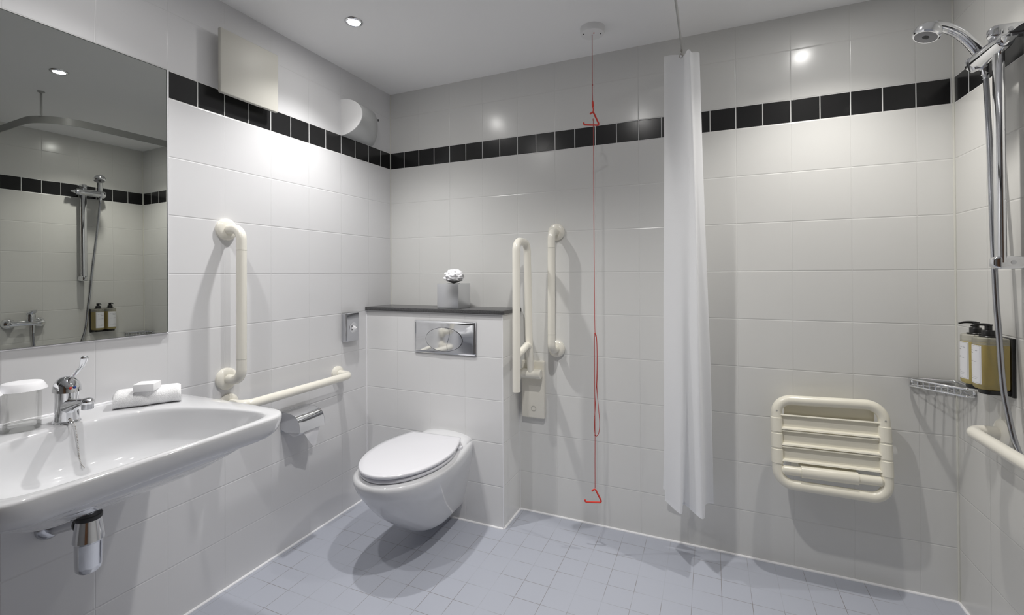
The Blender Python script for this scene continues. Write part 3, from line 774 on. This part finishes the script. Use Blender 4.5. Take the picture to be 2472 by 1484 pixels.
# ------------------------------------------------------------------ pull cord alarm
def build_cord():
    x, y = 1.241, -.238
    t = thing('ceiling_pull_cord', 'round white ceiling switch with a long red pull cord and two red triangle handles', 'pull cord', (x, y, H))
    bm = BM(); lathe(bm, [(.051, 0), (.051, -.006), (.0505, -.022), (.048, -.0265), (.04, -.028), (0, -.0285)], (x + .001, y, H), n=48); base = link_mesh('ceiling_base', bm, M['whitep'], t)
    for dx, dy, m in ((-.032, -.02, 'dark'), (.035, .006, 'dark'), (.010, -.012, 'red')):
        bm = BM(); ball(bm, (x + dx, y + dy, H - .0285), .0028 if m == 'dark' else .0036, (1, 1, .5)); link_mesh('screw' if m == 'dark' else 'indicator_light', bm, M[m], base)
    r = .0014
    bm = BM(); tube(bm, [(x, y, H - .028), (x - .0006, y, 1.95), (x + .0005, y, 1.905)], r, 8)
    ball(bm, (x, y, 1.985), .0028)
    tube(bm, catmull([(x + .0005, y, 1.835), (x + .003, y, 1.80), (x + .002, y, 1.4), (x + .003, y, 1.0), (x + .004, y, .934)], 4), r, 8)
    ball(bm, (x + .004, y, .934), .0038)
    # gathered loop of spare cord
    tube(bm, catmull([(x + .004, y, .934), (x + .010, y, .922), (x + .0125, y, .86), (x + .012, y, .76), (x + .011, y - .002, .71), (x + .016, y, .63), (x + .021, y, .56), (x + .017, y, .52), (x + .008, y, .505), (x + .001, y, .507)], 6), r, 8)
    tube(bm, catmull([(x + .004, y - .003, .932), (x + .0115, y - .003, .90), (x + .012, y - .003, .80), (x + .008, y - .003, .70), (x + .001, y - .003, .59), (x - .001, y - .003, .545), (x + .001, y - .001, .512)], 6), r, 8)
    tube(bm, [(x + .004, y + .003, .934), (x + .001, y + .003, .92), (x + .001, y, .70), (x + .001, y, .51), (x + .0, y, .40), (x - .0005, y, .285)], r, 8)
    ball(bm, (x + .001, y, .508), .0032); ball(bm, (x, y, .585), .0022)
    link_mesh('cord', bm, M['cord'], t)
    def handle(px, pz, yaw):
        pts = [(-.013, 0, -.011), (0, 0, 0), (.0285, 0, -.056), (-.0395, 0, -.0585), (-.0425, 0, -.049)]
        q = fillet([V((a * math.cos(yaw), a * math.sin(yaw), c)) for a, b, c in pts], .006, 5)
        bm = BM(); tube(bm, [V((px, y, pz)) + p for p in q], .0036, 10, sq=(1, 1)); return bm
    h = link_mesh('pull_handle', handle(x - .0005, .283, .25), M['red'], t)
    h2 = link_mesh('pull_handle', handle(x + .0015, 1.872, .62), M['red'], t)
    bm = BM(); tube(bm, [(x, y, 1.915), (x + .0012, y, 1.895), (x + .0012, y, 1.89)], [.0038, .0048, .002], 10); tube(bm, [(x + .001, y, 1.89), (x + .003, y - .001, 1.88), (x + .0015, y, 1.87)], .0026, 8)
    link_mesh('cord_connector', bm, M['red'], t)
build_cord()

# ------------------------------------------------------------------ curtain rail and curtain
RX, RZ, RH = 1.596, 2.058, .040
def build_curtain():
    t = thing('curtain_rail', 'slim white L-shaped shower curtain rail hung under the ceiling', 'curtain rail', (RX, -.5, RZ))
    yb = -.930
    path = fillet([(RX, -.0005, RZ + .0125), (RX, yb, RZ + .0125), (W - .0005, yb, RZ + .0125)], .20, 22)
    bm = BM(); rings = []
    for p, (tt, a, b) in zip(path, frames(path)):
        s = tt.cross(V((0, 0, 1))).normalized()
        rings.append([p + s * x + V((0, 0, z)) for x, z in ((-.0020, -.0125), (.0020, -.0125), (.0020, RH - .0125), (-.0020, RH - .0125))])
    loft(bm, rings); link_mesh('track', bm, M['alu'], t)
    bm = BM(); tube(bm, [(1.672, -.905, RZ + RH - .001), (1.672, -.905, H)], .0052, 14); lathe(bm, [(.016, 0), (.016, -.003), (.007, -.008)], (1.672, -.905, H), n=24); link_mesh('ceiling_support', bm, M['alu'], t)
    for o, ax in (((RX, 0, RZ + .0125), (0, -1, 0)), ((W, yb, RZ + .0125), (-1, 0, 0))):
        bm = BM(); lathe(bm, [(.017, -.0005), (.017, .006), (.009, .009)], o, ax, 24); link_mesh('wall_cup', bm, M['alu'], t)
    top = [(1.530, -.252), (1.590, -.240), (1.608, -.236), (1.626, -.272), (1.634, -.242), (1.656, -.216), (1.548, -.188), (1.655, -.152), (1.538, -.118), (1.655, -.078), (1.585, -.030)]
    bot = [(1.512, -.155), (1.580, -.246), (1.590, -.165), (1.659, -.253), (1.667, -.126), (1.694, -.106), (1.560, -.092), (1.682, -.075), (1.497, -.052), (1.668, -.036), (1.585, -.020)]
    mid = [(1.521, -.222), (1.585, -.246), (1.616, -.247), (1.646, -.264), (1.653, -.236), (1.678, -.198), (1.552, -.160), (1.672, -.130), (1.520, -.095), (1.66, -.060), (1.585, -.025)]
    bm = BM(); rings = []; NZ = 44
    for i in range(NZ + 1):
        f = i / NZ
        # top -> mid -> bottom, smooth
        pts = []
        for a, m_, b in zip(top, mid, bot):
            w0, w1, w2 = (1 - f) ** 2, 2 * f * (1 - f), f ** 2
            w1b = w1
            x = a[0] * w0 + (2 * m_[0] - (a[0] + b[0]) / 2) * w1b + b[0] * w2
            y = a[1] * w0 + (2 * m_[1] - (a[1] + b[1]) / 2) * w1b + b[1] * w2
            pts.append(V((x, y, 0)))
        z = 2.043 + (0.25 - 2.043) * f
        row = catmull(pts, 9); n = len(row); o = []
        for k, p in enumerate(row):
            dz = 0
            if i == 0: dz = .004 * math.sin(k * .35)
            o.append(V((p.x + .0018 * math.sin(7 * f + k * .21), min(p.y + .0018 * math.sin(11 * f + k * .17), -.012), z + dz)))
        rings.append(o)
    loft(bm, rings, False, False, False)
    c = thing('shower_curtain', 'long white shower curtain drawn together against the back wall', 'shower curtain', (1.6, -.15, .25))
    sol = link_mesh('cloth', bm, M['cloth'], c, angle=80)
    # thin hem strip along the bottom
    bm = BM(); hr_ = rings[-1]; nz = [p + V((0, -.0009, .012)) for p in hr_]; 
    loft(bm, [[p + V((0, -.0014, -.0008)) for p in hr_], [p + V((0, -.0014, .0)) for p in hr_], nz], False, False, False)
    link_mesh('hem', bm, M['cloth'], c, angle=80)
    def hook(x, y):
        bm = BM()
        pts = [(0, 0, .012), (.0, .002, .006), (.004, .002, -.002), (.0, .0, -.012), (-.005, 0, -.020), (-.0045, -.001, -.028), (.001, -.002, -.031), (.006, -.001, -.026), (.005, 0, -.019), (-.001, 0, -.017)]
        tube(bm, catmull([V((x, y, RZ - .002)) + V(p) for p in pts], 5), .0014, 8)
        ball(bm, (x, y, RZ - .004), .003, (1, 1, 1.6)); return bm
    h = thing('curtain_hook', 'wire curtain hook at the front edge of the shower curtain', 'curtain hook', (1.5945, -.252, RZ), 'wire hooks along the curtain rail')
    link_mesh('wire', hook(1.5945, -.252), M['steel'], h)
    for k, yy in enumerate((.060, .105, .150, .195)):
        dup(h, (.002, yy, 0), ['wire curtain hook second from the front edge of the curtain', 'wire curtain hook in the middle of the gathered curtain', 'wire curtain hook second from the back wall', 'wire curtain hook nearest the back wall'][k])
build_curtain()

# ------------------------------------------------------------------ folding shower seat
def build_seat():
    t = thing('folding_shower_bench', 'ivory slatted shower seat folded up against the back wall', 'shower seat', (2.09, 0, .38))
    z0, z1 = .700, .378; ya, yb = -.074, -.118
    def P(x, z, off=0.0): return V((x, ya + (yb - ya) * (z - z0) / (z1 - z0) + off, z))
    R = .0185
    xl, xr = 1.926, 2.268
    bm = BM(); tube(bm, fillet([P(xl, z0 - .012), P(xr, z0), P(xr, z1), P(xl, z1)], .052, 10, True), R, 20, closed=True)
    link_mesh('frame', bm, M['seativ'], t)
    for x, dz in ((xl, 0), (xr, 0)):
        for k in range(3):
            a = .622 - .0585 * k + (.004 if x == xr else 0); b = a - .054
            bm = BM(); tube(bm, [P(x, a), P(x, a - .002), P(x, b + .002), P(x, b)], [R, R + .0022, R + .0022, R], 20); link_mesh('sleeve', bm, M['seativ'], t)
        bm = BM(); q = P(x, .650, -R + .0005); lathe(bm, [(.0035, 0), (.0035, .0012), (.002, .0014), (0, .0006)], q, (0, -1, 0), 16); link_mesh('rivet', bm, M['panel'], t)
    for k in range(3):
        za = .634 - .0590 * k; zb = za - .051
        prof = [(za, -.018), (za + .003, -.022), (za - .001, -.024), (za - .006, -.012), (zb + .006, -.012), (zb + .0035, -.024), (zb - .001, -.026), (zb - .003, -.018), (zb - .001, -.006), (za - .001, -.006)]
        bm = BM(); loft(bm, [[P(xl + R * .7, z, o + .012) for z, o in prof], [P(xr - R * .7, z + .006, o + .012) for z, o in prof]]); link_mesh('slat', bm, M['seativ'], t, angle=25)
    bm = BM(); box(bm, 1.955, 2.245, -.060, -.054, .585, .690, .002); link_mesh('back_plate', bm, M['seativ'], t)
    bm = BM(); tube(bm, [P(xl + .004, .430, -.004), P(xl + .02, .430, -.004), P(xr - .02, .437, -.004), P(xr - .004, .437, -.004)], [.004, R - .001, R - .001, .004], 20); link_mesh('cross_tube', bm, M['seativ'], t)
    bm = BM(); tube(bm, [P(2.003, .432, -.004), P(2.180, .436, -.004)], R + .004, 24); link_mesh('pivot_sleeve', bm, M['seativ'], t)
    bm = BM(); box(bm, 2.0, 2.185, -.075, .001, .437, .458, .003); box(bm, 1.985, 2.2, -.012, .001, .40, .672, .004); link_mesh('wall_mount', bm, M['seativ'], t)
    for x in (1.99, 2.19):
        bm = BM(); box(bm, x - .012, x + .012, -.058, -.010, .60, .68, .003); link_mesh('mount_arm', bm, M['seativ'], t)
build_seat()

# ------------------------------------------------------------------ shower
SX, SY = 2.452, -.400
def build_riser():
    t = thing('shower_riser_rail', 'chrome shower riser rail on the right wall', 'shower rail', (SX, SY, 1.21))
    bm = BM(); tube(bm, [(SX, SY, 1.212), (SX, SY, 1.868)], .0145, 28, sq=(.8, 1.25)); link_mesh('bar', bm, M['chrome'], t)
    for z, nm in ((1.212, 'lower_bracket'), (1.868, 'upper_bracket')):
        bm = BM(); rings = []
        for x, w_, h_ in ((W + .001, .0165, .0165), (SX + .015, .0165, .0180), (SX - .004, .0170, .0185), (SX - .014, .0150, .0165), (SX - .021, .0100, .0115), (SX - .0245, .002, .002)):
            rings.append([V((x, SY + w_ * max(-1, min(1, 1.25 * math.cos(2 * PI * k / 28))), z + h_ * max(-1, min(1, 1.25 * math.sin(2 * PI * k / 28))))) for k in range(28)])
        loft(bm, rings); link_mesh(nm, bm, M['chrome'], t, angle=40)
        bm = BM(); lathe(bm, [(.006, 0), (.006, .0006), (.0, .0008)], (SX + .02, SY - .0166, z), (0, -1, 0), 18); link_mesh('bracket_screw', bm, M['chromes'], t)
    # sliding holder, along the wall
    z = 1.828
    bm = BM(); tube(bm, [(SX - .004, -.276, z), (SX - .004, -.279, z), (SX - .004, -.33, z), (SX - .004, -.36, z), (SX - .004, -.43, z), (SX - .004, -.445, z)], [.018, .0225, .0245, .0235, .0225, .0195], 28)
    sl = link_mesh('slider', bm, M['chrome'], t)
    bm = BM(); lathe(bm, [(.017, -.024), (.0205, -.022), (.0235, .014), (.0225, .018), (.014, .018)], (SX - .006, -.300, z - .002), (-.25, 0, 1), 28); link_mesh('handset_cup', bm, M['chromes'], sl)
    bm = BM(); rings = []
    for y, w_, h_ in ((-.442, .010, .010), (-.452, .013, .013), (-.460, .018, .0075), (-.470, .019, .006), (-.475, .015, .004)):
        rings.append([V((SX - .004 + w_ * math.cos(2 * PI * k / 24), y, z + h_ * math.sin(2 * PI * k / 24))) for k in range(24)])
    loft(bm, rings); link_mesh('wing_knob', bm, M['chrome'], sl)
    bm = BM(); tube(bm, [(SX, SY, z + .018), (SX, SY, z + .024)], .02, 24); link_mesh('slider_collar', bm, M['chromes'], sl)
build_riser()
def build_handset():
    t = thing('shower_handset', 'chrome handheld shower head with a curved handle, hung on the riser rail', 'shower head', (2.46, -.3, 1.80))
    pts = catmull([(2.466, -.297, 1.788), (2.459, -.299, 1.828), (2.436, -.309, 1.874), (2.396, -.328, 1.912), (2.352, -.348, 1.932), (2.325, -.358, 1.936)], 7)
    rr = [.0105 + .0065 * min(1, i / 14) for i in range(len(pts))]
    bm = BM(); tube(bm, pts, rr, 24, sq=(.88, 1.0)); link_mesh('handle', bm, M['chrome'], t)
    # ribbed grip strip under the handle
    gp = pts[9:27]; fr = frames(gp); bm = BM()
    off = [p + (V((-.42, -.5, -.75)).normalized() - t * t.dot(V((-.42, -.5, -.75)).normalized())).normalized() * .0105 for p, (t, a, b) in zip(gp, fr)]
    tube(bm, off, [.0068 if i % 2 else .0074 for i in range(len(off))], 14); link_mesh('ribbed_grip', bm, M['chromes'], t, angle=60)
    bm = BM(); hc = V((2.303, -.371, 1.909)); ax = V((-.34, -.12, -.93)).normalized()
    bm.free()
    bm = BM(); prof = [(.0, -.031), (.014, -.030), (.025, -.025), (.0325, -.016), (.0355, -.003), (.0345, .006), (.0312, .0095), (.0285, .0095), (.028, .008), (0, .008)]
    lathe(bm, prof, hc, ax, 40); link_mesh('head', bm, M['chrome'], t)
    bm = BM(); lathe(bm, [(.0278, .0075), (.0278, .0088), (.026, .0094), (0, .0098)], hc, ax, 40); fc = link_mesh('spray_face', bm, M['greyp'] if False else M['nozzle'], t)
    bm = BM(); lathe(bm, [(.009, .0095), (.009, .0104), (.0, .0106)], hc, ax, 6); link_mesh('nozzle_hub', bm, M['dark'], fc)
build_handset()
def build_hose():
    pts = catmull([(2.467, -.297, 1.790), (2.468, -.301, 1.72), (2.466, -.318, 1.55), (2.459, -.342, 1.36), (2.456, -.357, 1.22), (2.455, -.367, 1.10), (2.455, -.378, 1.013), (2.456, -.388, .896), (2.457, -.396, .839), (2.459, -.410, .785), (2.461, -.426, .732),
                   (2.463, -.445, .695), (2.466, -.475, .655), (2.468, -.520, .625), (2.466, -.575, .618), (2.458, -.632, .66), (2.449, -.665, .76), (2.444, -.672, .875)], 10)
    # resample evenly and corrugate
    out = [pts[0]]; step = .0034 / 2; acc = 0
    for a, b in zip(pts, pts[1:]):
        L = (b - a).length; d = step - acc
        while d <= L: out.append(a + (b - a) * (d / L)); d += step
        acc = L - (d - step)
    rr = [.0074 if i % 2 else .0067 for i in range(len(out))]
    bm = BM(); tube(bm, out, rr, 14)
    t = thing('shower_hose', 'ribbed metal shower hose hanging beside the riser rail', 'shower hose', (2.45, -.4, .65))
    link_mesh('flexible_tube', bm, M['hose'], t, angle=60)
    bm = BM(); tube(bm, [out[-12], out[-1], out[-1] + V((0, 0, .012))], [.0085, .0095, .0095], 20); link_mesh('lower_nut', bm, M['chrome'], t)
    bm = BM(); tube(bm, [out[0] + V((0, 0, .004)), out[2], out[10]], [.0085, .0085, .0078], 20); link_mesh('upper_nut', bm, M['chrome'], t)
build_hose()
def build_mixer():
    z = .922; x = 2.446
    t = thing('shower_mixer', 'chrome wall-mounted shower mixer valve with a lever, seen in the mirror', 'shower mixer', (W, -.70, z))
    for y in (-.628, -.772):
        bm = BM(); lathe(bm, [(.034, -.001), (.034, .006), (.030, .020), (.022, .032), (.014, .038), (.012, .06), (.0, .062)], (W, y, z), (-1, 0, 0), 36); link_mesh('wall_rose', bm, M['chrome'], t)
    bm = BM(); tube(bm, [(x, -.615, z), (x, -.625, z), (x, -.66, z), (x, -.685, z), (x, -.775, z), (x, -.785, z)], [.012, .0165, .0175, .0175, .0165, .012], 28); link_mesh('valve_body', bm, M['chrome'], t)
    bm = BM(); lathe(bm, [(.019, .0), (.0215, .02), (.022, .045), (.019, .052)], (x, -.68, z + .008), (0, 0, 1), 28); link_mesh('cartridge', bm, M['chrome'], t)
    bm = BM(); rings = []
    for px, zz, w_, h_ in ((x + .018, .965, .016, .012), (x + .010, .985, .023, .016), (x - .012, .992, .022, .014), (x - .035, .996, .016, .008), (x - .052, 1.006, .012, .005)):
        rings.append([V((px, -.68 + w_ * math.cos(2 * PI * k / 24), zz + h_ * math.sin(2 * PI * k / 24))) for k in range(24)])
    loft(bm, rings); link_mesh('lever', bm, M['chrome'], t)
    bm = BM(); tube(bm, [(2.444, -.672, .886), (2.444, -.672, .91)], .0105, 20); link_mesh('hose_outlet', bm, M['chrome'], t)
build_mixer()

# ------------------------------------------------------------------ wire basket in the corner
def build_basket():
    t = thing('corner_soap_basket', 'chrome wire soap basket in the corner of the shower', 'soap basket', (2.46, -.03, .77))
    A0, A1, Cn = V((2.362, -.006, 0)), V((W - .006, -.140, 0)), V((W - .006, -.006, 0))
    for z, r, nm in ((.7935, .0036, 'top_rail'), (.7690, .0032, 'bottom_rail')):
        bm = BM(); p = fillet([A0 + V((0, 0, z)), A0 + V((.004, -.022, z)), A1 + V((-.022, -.002, z)), A1 + V((0, 0, z)), Cn + V((0, 0, z))], .013, 6, True)
        tube(bm, p, r, 12, closed=True); link_mesh(nm, bm, M['chrome'], t)
    F0, F1 = A0 + V((.004, -.022, 0)), A1 + V((-.022, -.002, 0))
    for k in range(1, 9):
        f = k / 9; p = F0 + (F1 - F0) * f; q = Cn + (A0 - Cn) * (1 - f) * .96 if f < .5 else Cn + (A1 - Cn) * (2 * f - 1) * .9
        q = V((min(p.x + .10, W - .006), 0, 0)); dx = q.x - p.x; q.y = min(-.006, p.y + dx)
        q.x = p.x + (q.y - p.y)
        bm = BM(); tube(bm, fillet([p + V((0, 0, .7915)), p + V((.001, .001, .7675)), q + V((0, 0, .7675))], .004, 4), .0021, 8); link_mesh('wire', bm, M['chrome'], t)
    for p, d in ((A0 + V((.02, .007, .781)), V((0, -1, 0))), (A1 + V((.007, .02, .781)), V((-1, 0, 0)))):
        bm = BM(); lathe(bm, [(.011, -.001), (.011, .006), (.008, .009)], p, d, 20); link_mesh('wall_fixing', bm, M['chrome'], t)
build_basket()

# ------------------------------------------------------------------ soap dispensers
def dshape(d0, d1, w, y, n=20):
    """plan outline: flat at the wall side d0, rounded towards the room d1"""
    pts = [V((W - d0, y + w)), V((W - d1 + .018, y + w))]
    for k in range(1, n):
        a = PI / 2 - PI * k / n
        pts.append(V((W - d1 + .018 - .018 * math.cos(a) ** .8 if math.cos(a) > 0 else W - d1 + .018, y + w * math.sin(a))))
    pts += [V((W - d1 + .018, y - w)), V((W - d0, y - w))]
    return pts
def build_dispensers():
    y = -.319; w = .0275; zb, zt = .836, .990
    b = thing('dispenser_bracket', 'black wall bracket under the soap bottle nearer the riser rail', 'bracket', (W, y, .818), 'black brackets of the soap bottles')
    link_mesh('back_plate', box(BM(), W - .009, W + .001, y - .0315, y + .0315, .818, .991, .003), M['black'], b)
    bm = BM(); o = dshape(.004, .070, .024, y); loft(bm, [[V((*p, z)) for p in o] for z in (.822, .8345)]); link_mesh('bottom_holder', bm, M['black'], b)
    t = thing('soap_bottle', 'amber pump soap bottle with a white label, nearer the riser rail', 'soap bottle', (W - .04, y, zb), 'amber soap bottles in the shower')
    bm = BM(); rg = []
    for z, i in ((zb, .004), (zb + .003, .001), (zb + .008, 0), (zt - .022, 0)): rg.append([V((*p, z)) for p in dshape(.012 + i, .082 - i, w - i, y)])
    loft(bm, rg); link_mesh('amber_body', bm, M['amber'], t)
    bm = BM(); rg = []
    for z, i in ((zt - .0218, 0), (zt - .003, 0), (zt, .003)): rg.append([V((*p, z)) for p in dshape(.012 + i, .082 - i, w - i, y)])
    loft(bm, rg); link_mesh('clear_shoulder', bm, M['clearp'], t)
    # wrapped label
    oo = dshape(.010, .0826, w + .0005, y, 20); front = oo[2:-2]; front = front[2:-2]
    bm = BM(); uv = bm.loops.layers.uv.new('uv'); zl, zh = .851, .966; vs = [(bm.verts.new((*p, zl)), bm.verts.new((*p, zh))) for p in front]
    acc = [0]
    for a, c in zip(front, front[1:]): acc.append(acc[-1] + (c - a).length)
    for i in range(len(vs) - 1):
        f = bm.faces.new((vs[i][0], vs[i + 1][0], vs[i + 1][1], vs[i][1]))
        for l, (uu, v_) in zip(f.loops, ((acc[i], 0), (acc[i + 1], 0), (acc[i + 1], 1), (acc[i], 1))): l[uv].uv = (uu / acc[-1], v_)
    link_mesh('label', bm, M['label'], t, angle=60)
    bm = BM(); lathe(bm, [(.021, 0), (.0215, .003), (.0205, .004), (.0150, .0042), (.0150, .018), (.0135, .021), (.0085, .0215), (.0085, .034), (.0095, .0345), (.0095, .0385), (0, .039)], (W - .047, y, zt), n=28)
    tube(bm, catmull([(W - .045, y, zt + .0360), (W - .060, y, zt + .0375), (W - .076, y, zt + .0365), (W - .088, y, zt + .0325)], 5), [.0045 - .0018 * k / 16 for k in range(16)], 12); link_mesh('pump', bm, M['black'], t)
    bm = BM(); tube(bm, catmull([(W - .047, y, zt - .002), (W - .046, y + .002, zt - .05), (W - .035, y - .008, zt - .10), (W - .03, y - .018, zb + .008)], 6), .0035, 10); link_mesh('dip_tube', bm, M['clearp'], t)
    dup(b, (0, .0725, 0), 'black wall bracket under the soap bottle nearer the corner'); dup(t, (0, .0725, 0), 'amber pump soap bottle with a white label, nearer the corner')
build_dispensers()

for o in list(bpy.data.objects):
    if '_o' in o.keys(): del o['_o']
